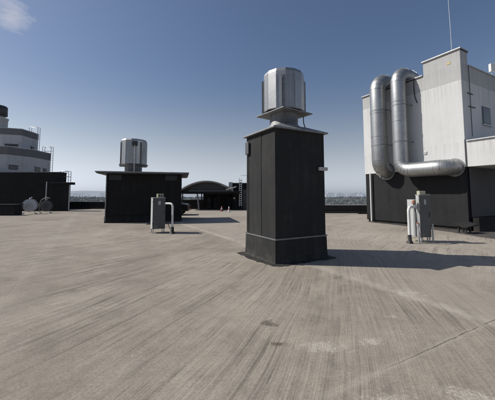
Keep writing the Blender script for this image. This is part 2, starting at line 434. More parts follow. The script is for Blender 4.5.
# shaft, finely divided so the felt can sag a little
nx, nz = 10, 22
def face(p0, du, nu, dz, nrm):
    vs = []; fs = []
    for j in range(nz+1):
        for i in range(nu+1):
            p = Vector(p0) + Vector(du)*(i/nu) + Vector((0,0,dz*j/nz))
            if 0 < i < nu and 0 < j: p += Vector(nrm)*(.007*noise.noise(p*2.3))
            vs.append(p)
    for j in range(nz):
        for i in range(nu):
            k = j*(nu+1)+i; fs.append((k,k+1,k+nu+2,k+nu+1))
    b.add(vs, fs, True)
face((0,0,0),(W,0,0),nx,H,(0,-1,0)); face((W,0,0),(0,D,0),nx,H,(1,0,0)); face((W,D,0),(-W,0,0),nx,H,(0,1,0)); face((0,D,0),(0,-D,0),nx,H,(-1,0,0))
b.build('shaft', FELT, t)
b = MB()   # overlaps of the felt sheets
for y in (.62,): b.box((-.012, y, .6), (-.001, y+.05, H-.02))
for y in (.20, .98): b.box((-.010, y, .02), (-.001, y+.03, .52))
b.build('felt_seam', FELT, t, .003)
b = MB()   # lower wrap
w0, w1 = .020, .036
pr = [(w1+.03,0.005),(w1,.05),(w0+.006,.16),(w0,.53)]
vs = []
for o_, z in pr: vs += [(-o_,-o_,z),(W+o_,-o_,z),(W+o_,D+o_,z),(-o_,D+o_,z)]
b.add(vs, [(j*4+k, j*4+(k+1)%4, (j+1)*4+(k+1)%4, (j+1)*4+k) for j in range(3) for k in range(4)])
b.build('felt_skirt', FELT, t, .006)
b = MB(); e = .03
for z0, z1, e in ((.54,.578,.032),):
    b.box((-e,-e,z0),(W+e,-e+.012,z1)); b.box((-e,D+e-.012,z0),(W+e,D+e,z1)); b.box((-e,-e+.0125,z0),(-e+.012,D+e-.0125,z1)); b.box((W+e-.012,-e+.0125,z0),(W+e,D+e-.0125,z1))
b.build('metal_band', STRIP, t, .003)
b = MB(); pts = []   # mastic spread on the deck
for k in range(96):
    a = 2*PI*k/96; ca, sa = math.cos(a), math.sin(a)
    hx, hy = W/2+.08, D/2+.08
    rr = min(hx/abs(ca) if abs(ca) > 1e-6 else 99, hy/abs(sa) if abs(sa) > 1e-6 else 99)
    rr = rr + .15 + .16*noise.noise(Vector((ca*2.2, sa*2.2, 4))) + .07*noise.noise(Vector((ca*9, sa*9, 2))) + .03*noise.noise(Vector((ca*25, sa*25, 2)))
    pts.append((W/2+rr*ca, D/2+rr*sa))
b.prism(pts, .002, .012); b.build('mastic_apron', FELTD, t)
# cap
b = MB(); ov = .085
def ring(o_, z): return [(-o_,-o_,z),(W+o_,-o_,z),(W+o_,D+o_,z),(-o_,D+o_,z)]
vs = ring(ov, H-.045)+ring(ov, H-.005)+[(W/2-.42,D/2-.42,H+.16),(W/2+.42,D/2-.42,H+.16),(W/2+.42,D/2+.42,H+.16),(W/2-.42,D/2+.42,H+.16)]
b.add(vs, [(3,2,1,0)]+[(j*4+k, j*4+(k+1)%4, (j+1)*4+(k+1)%4, (j+1)*4+k) for j in range(2) for k in range(4)]+[(8,9,10,11)])
b.build('cap', GALVD, t, .006)
sh = cowl(t, (W/2, D/2), H+.155, 3.80, 4.93, .56, .385, .55, 14, (R(-128), R(-28), R(62), R(152)), R(8), R(-1))
b = MB(); b.tube([(W/2+.61,D/2-.1,4.1),(W/2+.60,D/2-.12,3.84),(W/2+.565,D/2-.15,3.72),(W/2+.555,D/2-.17,3.6),(W/2+.585,D/2-.19,3.48),(W/2+.5,D/2-.22,3.36)], .013, 8); b.build('cable', RUBBER, t)
b = MB(); b.box((1.34,-.10,2.23),(1.60,-.012,2.32)); lamp = b.build('lamp', WPIPE, t, .012)
bx('lens', (1.37,-.112,2.242),(1.57,-.1005,2.308), CABL, lamp)
bx('junction_box', (-.065, D-.20, 2.72), (-.022, D-.02, 3.06), CABD, t, .01)
b = MB(); b.tube([(-.03,D-.1,2.72),(-.03,D-.1,.62)], .012, 8); b.build('conduit', DARKM, t)

# ------------------------------------------------------------------ second plant room
t = thing('plant_room', 'wide low black plant room with thin slab roof and round metal cowl', 'plant room', (-8.19, 16.5, 0), R(13))
W, D, H = 4.27, 3.2, 2.88
bx('wall', (0,0,0), (W,D,H), FELT2, t, .02)
b = MB()
for x0, x1 in ((.64,.68),(1.78,1.82),(2.62,2.66),(3.42,3.46)): b.box((x0,-.014,.42),(x1,-.001,H-.28))
b.box((.66,-.022,.42),(3.44,-.0145,H-.01))
b.build('felt_seam', FELT2, t, .003)
b = MB(); b.box((-.03,-.035,0),(W+.03,-.0225,.38)); b.box((-.03,-.022,0),(-.001,D,.38)); b.box((W+.001,-.022,0),(W+.03,D,.38)); b.build('felt_skirt', FELT2, t, .005)
b = MB(); b.box((-.5,-.45,H+.002),(W+.42,D+.4,H+.075)); b.build('roof', GALVD, t, .012)
b = MB(); b.box((-.44,-.39,H-.05),(W+.36,D+.3,H+.001)); b.build('roof_underside', DARKM, t)
for x0 in (.16, 3.32):
    fr = MB(); fr.box((x0,-.03,H-.40),(x0+.66,-.023,H-.10)); fr = fr.build('vent_grille', DARKM, t)
    b = MB()
    for j in range(5): b.box((x0+.03,-.042,H-.38+j*.055),(x0+.63,-.0305,H-.35+j*.055))
    b.build('louvre', RUBBER, fr)
b = MB(); b.tube([(.03,-.06,.1),(.03,-.06,2.7)], .03, 8); b.build('downpipe', GALVD, t)
cowl(t, (1.22, 1.55), H+.07, 3.48, 5.12, .80, .52, .84, 14, (R(-150), R(-50), R(40), R(130)), R(10))
mb = bx('motor_box', (1.26,.50,4.66),(1.56,.74,4.92), DARKM, t, .015)
b = MB(); b.tube([(1.41,.56,4.66),(1.42,.56,2.95)], .022, 8); b.build('conduit', STEELP, t)

# ------------------------------------------------------------------ electrical cabinets
def cabinet(label, loc, rz, front, w=.52, d=.42, h=1.30, z0=.17):
    t = thing('electrical_cabinet', label, 'cabinet', loc, rz)
    bx('housing', (0,.02,z0),(w,d,z0+h), CABL, t, .008)
    dr = bx('door', (.0,-.012,z0+.006),(w,.018,z0+h-.004), front, t, .005)
    bx('label_plate', (w*.42,-.0165,z0+h*.78),(w*.62,-.0125,z0+h*.90), CREAM if front is CABL else CABL, dr)
    bx('handle', (w*.88,-.03,z0+h*.48),(w*.92,-.0125,z0+h*.6), DARKM, dr, .003)
    for zz in (.15, .85):
        bx('hinge', (-.012,-.028,z0+h*zz),(.012,-.0125,z0+h*zz+.07), DARKM, dr, .003)
    bx('lower_plate', (w*.12,-.0165,z0+.06),(w*.36,-.0125,z0+.12), STRIP, dr)
    bx('top_lid', (-.01,-.02,z0+h+.001),(w+.01,d+.01,z0+h+.022), CABL, t, .004)
    for x in (.02, w-.055):
        for y in (.01, d-.05):
            lg = bx('leg', (x,y,.007),(x+.035,y+.035,z0-.001), STEELP, t, .003)
            bx('foot', (x-.02,y-.02,.002),(x+.055,y+.055,.0065), STRIP, lg)
    return t
t = cabinet('grey cabinet in front of the wide black plant room, cream box on top', (-3.98, 12.05, 0), ROT, CABD)
bx('socket_box', (.20,.10,1.493),(.46,.28,1.65), CREAM, t, .012)
b = MB(); b.box((.25,.09,1.52),(.31,.0995,1.62)); b.build('socket', DARKM, t); b = MB(); b.box((.35,.09,1.52),(.41,.0995,1.62)); b.build('socket', DARKM, t)
b = MB(); b.tube([(.54,.2,.36),(.62,.16,.42),(.7,.1,.3),(.74,.02,.12)], .014, 6); b.build('cable', DARKM, t)

def bent_pipe(label, pts, r, boot, group=None):
    t = thing('bent_pipe', label, 'pipe', (pts[0][0], pts[0][1], 0))
    o = Vector((pts[0][0], pts[0][1], 0))
    q = [Vector(p)-o for p in pts]
    P0, P1, P2 = q; rad = .16; path = [P0]
    a = P1 + (P0-P1).normalized()*rad; c = P1 + (P2-P1).normalized()*rad
    for k in range(9):
        s = k/8; path.append(a*(1-s)**2 + P1*2*s*(1-s) + c*s*s)
    path.append(P2)
    b = MB(); b.tube(path, r, 16); b.build('tube', WPIPE, t)
    b = MB(); b.lathe([(boot*1.9,.003),(boot*1.5,.05),(boot,.09),(boot*.95,.26),(r+.004,.28)], 20); b.build('boot', RUBBER, t)
bent_pipe('white bent cable pipe beside the grey cabinet at the wide plant room', [(-3.13,12.0,0),(-3.13,12.0,1.24),(-3.5,12.2,1.24)], .042, .07)

t = cabinet('grey two part cabinet with orange lamp in front of the white building ducts', (5.84, 9.74, 0), R(9), CABD, .40, .16, 1.42, .17)
o = bx('rear_housing', (-.07,.17,.16),(.24,.50,1.44), CABL, t, .008)
bx('door', (-.084,.20,.20),(-.0705,.47,1.40), CABL, o, .004)
bx('socket_box', (.03,.0,1.614),(.26,.14,1.735), CREAM, t, .012)
b = MB(); b.lathe([(.055,0),(.06,.03),(.055,.10),(.03,.13)], 16, (-.13,.10,1.30)); o = b.build('warning_lamp', ORANGE, t)
b = MB(); b.tube([(-.13,.10,1.30),(-.12,.12,1.18),(-.05,.10,1.0),(-.03,.09,.6),(-.06,.03,.2)], .013, 6); b.build('cable', DARKM, t)
b = MB(); b.box((-.06,.04,.57),(-.012,.10,.66)); b.build('plug', ORANGE, t, .008)
for x in (-.12, .42):
    b = MB(); b.box((x,-.05,.0),(x+.04,-.015,.62)); b.box((x,-.014,.56),(x+.04,.03,.60)); b.build('support_post', STEELP, t, .004)
b = MB(); b.tube([(.1,.05,.17),(.11,.04,.1),(.14,.0,.03),(.24,-.05,.02)], .015, 6); b.build('cable', CREAM, t); b = MB(); b.tube([(-.02,.3,.17),(-.03,.28,.08),(-.06,.2,.02)], .015, 6); b.build('cable', CREAM, t)
bent_pipe('white bent cable pipe beside the two part cabinet at the ducts', [(5.40,9.62,0),(5.40,9.62,1.20),(5.78,9.85,1.20)], .048, .06)

# ------------------------------------------------------------------ right building (local: x into the building, y away along the lit wall)
RB = (9.78, 12.68, 0)
t = thing('white_building', 'white and pale grey rooftop building with dark plinth, stepped parapet and ducts', 'building', RB, ROT)
TB, TW, TL, TT = 2.86, 6.88, 7.66, 8.34
X1, LV = 11., 5.38
bx('plinth_wall', (.03,.03,.14), (X1,LV-.03,TB), PLINTH, t, .01)
bx('base_strip', (.10,.10,.0), (X1,LV-.1,.139), FELT2, t)
bx('wall', (0,0,TB+.001), (X1,LV,TW), WHITE, t, .008)
bx('upper_wall', (.001,.001,TW+.001), (X1,LV-.001,TL), PALE, t)
bx('parapet_tower', (.001,.001,TL+.0005), (.66,1.66,TT), PALE, t)
b = MB()
b.box((-.05,1.70,TL+.002),(.42,LV+.06,TL+.05)); b.box((-.05,-.05,TT+.001),(.72,1.72,TT+.05)); b.box((.68,-.05,TL+.002),(X1,.38,TL+.05))
b.build('coping', COPE, t, .006)
b = MB(); b.box((-.035,1.71,TL-.05),(-.003,LV+.04,TL+.0015)); b.box((-.035,-.035,TT-.05),(-.003,1.70,TT+.0005)); b.box((-.0025,-.035,TT-.05),(.70,-.003,TT+.0005)); b.build('flashing', DARKM, t)
w = bx('window_frame', (1.80,-.03,5.02),(2.62,-.001,5.90), WFRAME, t, .005)
w.name = 'window'
bx('pane', (1.88,-.036,5.10),(2.54,-.0305,5.82), GLASS, w)
b = MB(); b.box((1.74,-.09,4.96),(2.68,-.002,5.018)); b.build('sill', COPE, w, .004)
bx('sign_plate', (-.012,.40,7.77),(-.001,.57,7.88), YELLOW, t)
bx('wall_socket', (-.03,1.66,3.62),(-.001,1.80,3.78), COPE, t, .005)
b = MB(); b.box((.45,-.04,6.30),(.95,-.002,6.33)); b.build('bracket', DARKM, t)
b = MB(); b.box((.5,-.05,5.68),(1.1,-.002,5.705)); b.build('bracket', DARKM, t)
b = MB(); b.tube([(.68,-.025,4.3),(.68,-.025,TL-.02)], .012, 6); b.build('conductor', DARKM, t)
# downpipe at far end
b = MB(); b.tube([(-.09,4.93,.06),(-.09,4.93,2.9)], .045, 12); b.build('downpipe', WPIPE, t)
b = MB(); b.tube([(-.07,.07,2.7),(-.07,.07,4.2)], .02, 8)
# projecting annex with white fascia
an = bx('annex_fascia', (.035,-7.0,2.86),(3.2,-.002,4.00), WHITE, t, .008); an['label'] = 'white projecting annex fascia'
bx('coping', (-.03,-7.05,4.001),(3.25,-.055,4.05), COPE, an, .005)
bx('lower_wall', (.22,-.06,.62),(X1,-.002,2.855), SHADEW, t)
bx('corner_trim', (-.012,-.012,TB),(.03,.02,4.1), WFRAME, t)
bx('black_kerb', (.16,-.30,.0),(X1,-.062,.60), FELT2, t, .01)
# aerial
t2 = thing('lightning_rod', 'thin lightning rod rising above the stepped parapet of the white building', 'rod', (RB[0]+.05, RB[1]+.55, TT+.05))
b = MB(); b.tube([(0,0,0),(-.01,0,1.3),(-.06,.0,3.9)], [.016,.012,.006], 8); b.build('rod', STEELP, t2)
b = MB(); b.lathe([(.06,0),(.06,.03),(.025,.05),(.025,.12)], 12); b.build('base', DARKM, t2)
# rooftop vent box seen over the parapet
t2 = thing('roof_antenna', 'small white boxy aerial above the right parapet of the white building', 'antenna', (RB[0]+math.cos(ROT)*3.55, RB[1]+math.sin(ROT)*3.55+.2, TL))
b = MB(); b.tube([(0,0,0),(0,0,.5)], .02, 8); b.build('mast', STEELP, t2)
bx('housing', (-.1,-.08,.42),(.12,.08,.85), WPIPE, t2, .02)

# ------------------------------------------------------------------ ducts
def fillet(points, rad, seg=5):
    pts = [Vector(p) for p in points]; out = [pts[0]]; brk = []
    for i in range(1, len(pts)-1):
        A, B, C = pts[i-1], pts[i], pts[i+1]
        u, v = (A-B).normalized(), (C-B).normalized(); ang = u.angle(v)
        t_ = rad/math.tan(ang/2); p0 = B+u*t_; p1 = B+v*t_; cen = B + (u+v).normalized()*(rad/math.sin(ang/2))
        for k in range(seg+1):
            s = k/seg; w0 = p0-cen; w1 = p1-cen; th = w0.angle(w1)
            w_ = (w0*math.sin((1-s)*th)+w1*math.sin(s*th))/math.sin(th)
            out.append(cen+w_); brk.append(len(out)-1)
    out.append(pts[-1]); return out
def duct(label, pts, r, rad, loc):
    t = thing('ventilation_duct', label, 'duct', loc, ROT)
    path = fillet(pts, rad)
    # split long straights into lengths
    full = [path[0]]; 
    for a, c in zip(path, path[1:]):
        L = (c-a).length; n = max(1, round(L/1.15)) if L > .8 else 1
        for k in range(1, n+1): full.append(a + (c-a)*k/n)
    b = MB(); b.tube(full, r, 36); o = b.build('pipe', GALV2, t)
    for i, p in enumerate(full[1:-1], 1):
        b = MB()
        d = ((full[i+1]-p).normalized() + (p-full[i-1]).normalized()).normalized()
        straight = (full[i+1]-p).normalized().dot((p-full[i-1]).normalized()) > .999
        wd = .022 if straight else .012
        b.tube([p-d*wd, p+d*wd], r+(.014 if straight else .008), 36, True, True)
        b.build('joint_ring', GALV2, o)
    e = full[-1]; b = MB(); b.tube([(-.004, e.y, e.z), (-.035, e.y, e.z)], r+.055, 36); b.build('wall_flange', GALVD, t)
    p = pts[2]
    for z in (4.35, 6.3):
        b = MB(); b.tube([(p[0],p[1],z-.03),(p[0],p[1],z+.03)], r+.012, 36); k_ = b.build('strap', GALVD, t)
        for s in (-1, 1):
            b = MB(); b.box((p[0]+.08, p[1]+s*(r+.012)-.02, z-.02), (-.004, p[1]+s*(r+.012)+.02, z+.02)); b.build('arm', GALVD, k_)
    return t
z1 = 8.07
duct('left vertical metal duct arching over the parapet and turning into the dark plinth',
     [(1.05,3.88,7.5),(1.05,3.88,z1+.02),(-.60,3.88,z1+.02),(-.60,3.88,2.92),(.2,3.88,2.92)], .42, .60, RB)
duct('right metal duct arching over the parapet and running along the wall to the corner',
     [(.95,2.68,7.5),(.95,2.68,z1),(-.55,2.68,z1),(-.55,2.68,2.86),(-.55,.46,2.86),(.2,.46,2.86)], .365, .52, RB)
b = MB(); b.tube([(-.12,2.1,7.64),(-.06,2.14,7.2),(-.04,2.12,6.7),(-.04,2.02,6.35)], .02, 8)
o = b.build('hanging_cable', RUBBER); o.location = RB; o.rotation_euler = (0,0,ROT)
tag(o, 'black cable hanging down the pale wall beside the right duct', 'cable')

# low dark panel on stubby legs in front of the building corner
t = thing('low_table', 'low dark sloping panel on stubby legs at the white building corner', 'panel', (9.0, 12.0, 0), R(24))
M = Matrix.Translation((.18,.05,.34)) @ Matrix.Rotation(R(-7),4,'Y') @ Matrix.Rotation(R(14),4,'X')
b = MB(); b.box((-.36,-.26,0),(.44,.26,.05), M); b.build('top_panel', FELT, t, .006)
for x, y, h in ((-.06,-.12,.30),(.28,-.10,.36),(-.04,.16,.38),(.30,.18,.44)):
    bx('leg', (x,y,0),(x+.06,y+.06,h), RUBBER, t, .005)
b = MB(); b.box((-.02,-.06,.12),(.30,.1,.2)); b.build('brace', RUBBER, t)
# thin dark sheet standing in for shade on the deck along the wall
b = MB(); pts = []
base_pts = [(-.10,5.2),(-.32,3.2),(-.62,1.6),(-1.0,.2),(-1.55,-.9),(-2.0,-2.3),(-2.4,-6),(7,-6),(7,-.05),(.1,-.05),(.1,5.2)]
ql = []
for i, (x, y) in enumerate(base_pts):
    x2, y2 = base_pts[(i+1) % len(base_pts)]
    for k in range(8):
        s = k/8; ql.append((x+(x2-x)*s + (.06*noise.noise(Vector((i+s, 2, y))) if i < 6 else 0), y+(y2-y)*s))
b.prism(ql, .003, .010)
o = b.build('deck_shade_sheet', simple('deck_shade_dark', (.055,.050,.046), .9, 0, .45, 1.6)); o.location = RB; o.rotation_euler = (0,0,ROT)
tag(o, 'thin dark sheet standing in for shade on the deck along the white building foot', 'shade sheet')

# ------------------------------------------------------------------ left stepped building
t = thing('tiered_building', 'stepped grey building with banded round tiers at the left edge', 'building', (-34, 40, 0))
def tier(pts, z0, z1, zb, wins):
    pts = [(x+34, y-40) for x, y in pts]
    cx = sum(p[0] for p in pts)/len(pts); cy = sum(p[1] for p in pts)/len(pts)
    b = MB(); b.prism(pts, z0, zb); b.build('wall', TIER, t)
    k = 1.006; p2 = [(cx+(x-cx)*k, cy+(y-cy)*k) for x, y in pts]
    b = MB(); b.prism(p2, zb+.001, z1); b.build('parapet_band', TIERB, t)
    p3 = [(cx+(x-cx)*1.01, cy+(y-cy)*1.01) for x, y in pts]
    b = MB(); b.prism(p3, z1+.001, z1+.07); b.build('coping', COPE, t)
    for i, s0, s1, za, zc in wins:
        A = Vector((*pts[i],0)); B = Vector((*pts[i+1],0)); d = (B-A).normalized(); n_ = Vector((d.y,-d.x,0))
        p, q = A+(B-A)*s0, A+(B-A)*s1
        def quad(b, p, q, za, zc, o0, o1):
            vs = [p+n_*o0, q+n_*o0, q+n_*o1, p+n_*o1]
            b.add([v+Vector((0,0,za)) for v in vs]+[v+Vector((0,0,zc)) for v in vs], [(0,3,2,1),(4,5,6,7),(0,1,5,4),(1,2,6,5),(2,3,7,6),(3,0,4,7)])
        b = MB(); quad(b, p, q, za, zc, -.05, .02); w = b.build('window', WFRAME, t)
        b = MB(); quad(b, p+d*.08, q-d*.08, za+.08, zc-.08, .0205, .03); b.build('pane', GLASS, w)
        b = MB(); quad(b, p-d*.1, q+d*.1, zc+.001, zc+.10, -.02, .10); b.build('lintel', COPE, w)
T1 = [(-46,29.9),(-33,30.2),(-26.4,31.0),(-25.4,33.4),(-25.5,36.6),(-29.2,41),(-34,44),(-46,44)]
tier(T1, 0, 6.9, 6.05, [(0,.88,.995,4.45,4.95),(1,.05,.25,4.45,4.95),(1,.45,.62,4.5,5.0),(2,.1,.45,4.4,4.95),(3,.15,.45,4.4,4.95),(3,.6,.8,4.4,4.9)])
T2 = [(-46,33.6),(-34,33.9),(-29.9,34.3),(-28.1,35.0),(-28.3,38.1),(-31.4,41.5),(-35,43.5),(-46,43.5)]
tier(T2, 6.95, 9.75, 9.0, [(2,.15,.85,7.55,7.85),(3,.55,.75,7.45,7.9),(1,.3,.8,7.5,7.9)])
t = thing('roof_exhaust', 'round dark exhaust drum on a short turret at the left edge', 'exhaust', (-32.75, 36.6, 9.95))
b = MB(); b.lathe([(1.15,0),(1.15,1.5),(1.22,1.51),(1.22,1.66)], 28); b.build('turret', TIER, t)
b = MB(); b.lathe([(.72,1.662),(.72,2.0)], 24); b.build('collar', GALVD, t)
b = MB(); b.lathe([(1.0,2.0),(1.08,2.04),(1.05,3.15),(.96,3.26),(.5,3.36)], 24); b.build('drum', DARKM, t)
b = MB(); b.tube([(-.4,0,3.36),(-.4,0,4.4)], .03, 8); b.build('mast', STEELP, t)

t = thing('service_block', 'long flat black service block in front of the stepped left building', 'building', (-31, 28.8, 0))
bx('wall', (-14, 0, 0), (12.05, 1.0, 3.86), FELT2, t, .02)
bx('coping', (-14.03,-.04,3.861),(12.08,1.05,3.93), TIERB, t)
lw = bx('side_wing', (11.4,-.35,0),(13.15,-.004,2.62), FELT2, t, .02)
bx('wing_roof', (11.35,-.45,2.622),(13.6,-.005,2.86), FELT2, lw, .02)
bx('downpipe', (13.16,-.3,.0),(13.24,-.22,2.6), STEELP, t)
bx('wall_lamp', (4.6,-.09,2.66),(4.95,-.001,2.78), CABL, t, .01)

def roof_ladder(label, x, y, z0, z1, side, mat=STEELP, hoop=True, w=.42, gap=.85):
    t = thing('roof_ladder', label, 'ladder', (x, y, z0)); h = z1-z0
    for s in (0, w):
        b = MB(); b.tube([(0,s,0),(0,s,h)], .03, 8); b.build('stile', mat, t)
    k = .25
    while k < h-.1:
        b = MB(); b.tube([(0,0,k),(0,w,k)], .016, 6); b.build('rung', mat, t); k += .3
    if hoop:
        for s in (0, w):
            b = MB(); b.tube([(0,s,h-.02),(0,s,h+.0),(-.08,s,h+.05),(-gap+.08,s,h+.05),(-gap,s,h-.03),(-gap,s,h-1.05)], .03, 8); b.tube([(0,s,h-.5),(-gap,s,h-.5)], .02, 6); b.build('handrail', mat, t)
    return t
roof_ladder('galvanised ladder with hooped handrail on the topmost left tier', -27.75, 37.2, 6.96, 10.5, 1, gap=1.15)
roof_ladder('galvanised ladder with hooped handrail on the middle left tier', -25.1, 36.1, 3.94, 7.7, 1, gap=1.1)
roof_ladder('galvanised ladder with hooped handrail at the black service block end', -18.45, 29.3, 2.88, 4.0, 1)

# low black box and round reels
t = thing('equipment_box', 'long low black box in front of the black service block', 'box', (-20.6, 22.4, 0))
bx('body', (-5,0,0),(2.40,.8,.80), FELT2, t, .02); bx('lid', (-5.05,-.05,.802),(2.45,.85,.87), FELTD, t, .01)
def reel(label, loc, r, rz, mat, ribm):
    t = thing('cable_reel', label, 'reel', loc, rz); zc = r+.22
    M = Matrix.Rotation(PI/2, 4, 'X')
    b = MB(); b.lathe([(.02,-.06),(r*.93,-.04),(r,-.03),(r,.14),(r*.93,.16),(.02,.13)], 36, (0,0,zc), M=M); b.build('drum', mat, t)
    b = MB(); n = 9
    for k in range(n):
        x = (-1+2*(k+.5)/n)*r*.9; hh = math.sqrt(max(0, (r*.9)**2-x*x))
        b.box((x-.018,-.175,zc-hh),(x+.018,-.135,zc+hh))
    b.build('rib', ribm, t)
    b = MB(); b.lathe([(r*1.0,-.17),(r*1.06,-.17),(r*1.06,-.10),(r*1.0,-.10)], 36, (0,0,zc), M=M, caps=False); b.lathe([(r*1.0,.17),(r*1.06,.17),(r*1.06,.10),(r*1.0,.10)], 36, (0,0,zc), M=M, caps=False); b.build('rim', ribm, t)
    for s in (-1, 1):
        b = MB(); b.tube([(s*r*.95,-.16,.02),(s*r*.5,-.1,zc-r*.75)], .03, 8); b.tube([(s*r*.95,-.30,.03),(s*r*.95,.2,.03)], .03, 8); b.build('foot', STEELP, t)
    b = MB(); b.lathe([(.10,0),(.10,.1),(.05,.16)], 12, (0,0,zc+r)); b.tube([(0,0,zc+r+.12),(.12,0,zc+r+.2)], .03, 6); b.build('top_knob', ribm, t)
    return t
reel('pale ribbed round reel standing beside the low black box', (-18.35, 24.2, 0), .50, R(20), simple('reel_pale', (.72,.72,.72), .6), simple('reel_rib', (.34,.34,.34), .6))
t = reel('darker grey ribbed round reel against the black service block', (-17.75, 25.3, 0), .42, R(15), simple('reel_dark', (.16,.165,.17), .6), simple('reel_rib_dark', (.06,.06,.06), .6))
b = MB(); b.tube([(-.55,.1,.1),(-.6,.1,.7),(-.45,.1,1.15),(-.1,.1,1.38),(.25,.05,1.30)], .035, 8); b.build('hose', STRIP, t)
t = thing('vent_pipe', 'thin pale upright pipe behind the darker round reel', 'pipe', (-19.8, 28.1, 0))
b = MB(); b.tube([(0,0,0),(0,0,2.9)], .045, 10); b.build('tube', STEELP, t)
b = MB(); b.lathe([(.12,0),(.12,.04),(.06,.06)], 12); b.build('base', DARKM, t)

# ------------------------------------------------------------------ canopy, shed, car, cones behind
t = thing('arched_canopy', 'grey arched canopy roof over dark bays behind the plant room', 'canopy', (-4.35, 30.0, 0))
b = MB(); n = 20; Wc = 2.9; hs = 1.02; vs_o = []; 
prof = []
for k in range(n+1):
    x = -Wc + 2*Wc*k/n; prof.append((x, 2.04 + hs*(1-(x/Wc)**2)))
vs = []
for y in (0, 4.2):
    for x, z in prof: vs.append((x, y, z+.06))
    for x, z in prof: vs.append((x*.985, y+.001, z-.10))
m_ = n+1; fs = []
for k in range(n):
    fs += [(k,k+1,m_+k+1,m_+k), (k,2*m_+k,2*m_+k+1,k+1), (m_+k,m_+k+1,3*m_+k+1,3*m_+k), (2*m_+k,3*m_+k,3*m_+k+1,2*m_+k+1)]
b.add(vs, fs, True); b.build('roof_shell', CANOPY, t)
b = MB(); b.prism([(x*.96, 0) for x in (-1,1)] and [(-Wc*.96,.6),(Wc*.96,.6),(Wc*.96,.66),(-Wc*.96,.66)], 2.04, 2.041)
g = []
pr2 = prof[1:-1]
b = MB(); b.add([(x*.985,.7,2.03) for x, z in prof]+[(x*.985,.7,z-.11) for x, z in prof], [(k,k+1,m_+k+1,m_+k) for k in range(n)]); b.build('gable_panel', DARKM, t)
bx('beam', (-3.1,.3,1.72),(3.5,4.2,2.02), FELT2, t, .02)
for x in (-2.6,-.55,1.3,3.1):
    b = MB(); b.tube([(x,.6,0),(x,.6,1.72)], .06, 10); b.build('post', FELT2, t)
b = MB(); b.tube([(-.75,.2,0),(-.95,.2,1.72)], .09, 10); b.build('post', GALVD, t)
bx('back_wall', (-.7,2.6,0),(3.4,2.75,1.72), FELT2, t)
bx('low_panel', (-3.2,2.6,0),(-.704,2.75,1.05), FELT2, t)
b = MB(); b.box((0,0,0),(1.1,.1,.13), Matrix.Translation((2.15,-.45,2.08)) @ Matrix.Rotation(R(-17),4,'Y')); b.build('roof_strut', CONCP, t)
for x in (-.2,.5,2.1):
    bx('bay_panel', (x,2.4,.1),(x+.45,2.55,1.3), FELT, t, .01)

t = thing('black_shed', 'black flat shed behind the chimney with a pale ladder on its front', 'shed', (-2.0, 31.3, 0))
bx('wall', (.35,0,0),(4.2,3.0,2.86), FELT2, t, .02)
bx('roof_edge', (.30,-.05,2.861),(4.25,3.05,2.93), STRIP, t)
bx('roof_block', (-.05,-.2,2.46),(.345,.9,3.0), TIER, t, .01)
bx('door', (1.5,-.03,.03),(2.6,-.002,2.2), DARKM, t)
b = MB(); M = Matrix.Rotation(PI/2,4,'X'); b.lathe([(.02,0),(.12,0),(.12,.05),(.02,.06)], 16, (.55,-.002,1.25), M=M); b.build('round_vent', CABL, t)
t = thing('roof_ladder', 'white ladder with top hoop fixed upright on the black shed', 'ladder', (-.92, 31.0, .35))
for s in (0,.26):
    b = MB(); b.box((s,0,0),(s+.05,.05,3.0)); b.build('stile', WPIPE, t)
k = .15
while k < 2.9: b = MB(); b.box((.051,.01,k),(.259,.04,k+.09)); b.build('rung', WPIPE, t); k += .22
b = MB(); b.tube([(.05,.02,3.0),(.05,.02,3.35),(.85,.02,3.38),(.85,.4,2.6)], .025, 8); b.build('handrail', STEELP, t)

# parked car (only its tail shows past the plant room)
t = thing('parked_car', 'black parked car half hidden behind the wide black plant room', 'car', (-6.75, 23.2, 0), R(4))
prof = [(-2.1,.32),(-2.15,.62),(-2.05,.80),(-1.2,.90),(-.65,1.32),(.55,1.36),(1.15,.98),(1.9,.84),(2.1,.66),(2.08,.34)]
prof = [(x*1.0, z) for x, z in prof]
b = MB(); n = len(prof)
secs = [(-.85,.95,.94),(-.80,1,1),(.80,1,1),(.85,.95,.94)]
vs = []
for y, kx, kz in secs:
    for x, z in prof:
        inset = .14 if z > 1.1 else 0
        vs.append((x*kx, y*(1-inset), .3+(z-.3)*kz))
fs = [list(range(n)), list(range(3*n,4*n))[::-1]]
for j in range(3):
    for k in range(n): fs.append((j*n+k, (j+1)*n+k, (j+1)*n+(k+1)%n, j*n+(k+1)%n))
b.add(vs, fs, False); b.build('body', CARP, t, .06, 3)
b = MB()
b.add([(-.98,-.835,.96),(1.0,-.85,.98),(.45,-.765,1.27),(-.55,-.765,1.25)], [(0,1,2,3)]); b.build('side_window', GLASS, t)
bx('tail_light', (1.95,-.80,.62),(2.1,-.55,.74), REDP, t, .01)
for x in (-1.32, 1.30):
    for y in (-.86, .66):
        M = Matrix.Rotation(PI/2,4,'X')
        w = MB(); w.lathe([(.20,-.20),(.31,-.19),(.325,-.16),(.325,-.02),(.31,.01),(.20,.02)], 28, (x,y,.325), M=M); w = w.build('wheel', TYRE, t)
        b = MB(); b.lathe([(.03,.03),(.06,.025),(.20,.01),(.205,-.02)], 20, (x,y if y < 0 else y,.325), M=M); b.build('rim', GALVD, w)

def cone(label, x, y, m1, m2):
    t = thing('traffic_cone', label, 'cone', (x, y, 0))
    bx('base', (-.17,-.17,0),(.17,.17,.035), RUBBER if m1 is REDP else m1, t, .01)
    b = MB(); b.lathe([(.125,.036),(.03,.50),(.02,.505)], 20); c = b.build('body', m1, t)
    b = MB(); b.lathe([(.0925,.21),(.0685,.33)], 20, caps=False); b.build('band', m2, c)
cone('red traffic cone standing on the deck before the canopy', -2.55, 28.4, REDP, WCONE)
cone('white traffic cone standing right of the red one', -1.76, 27.3, WCONE, REDP)

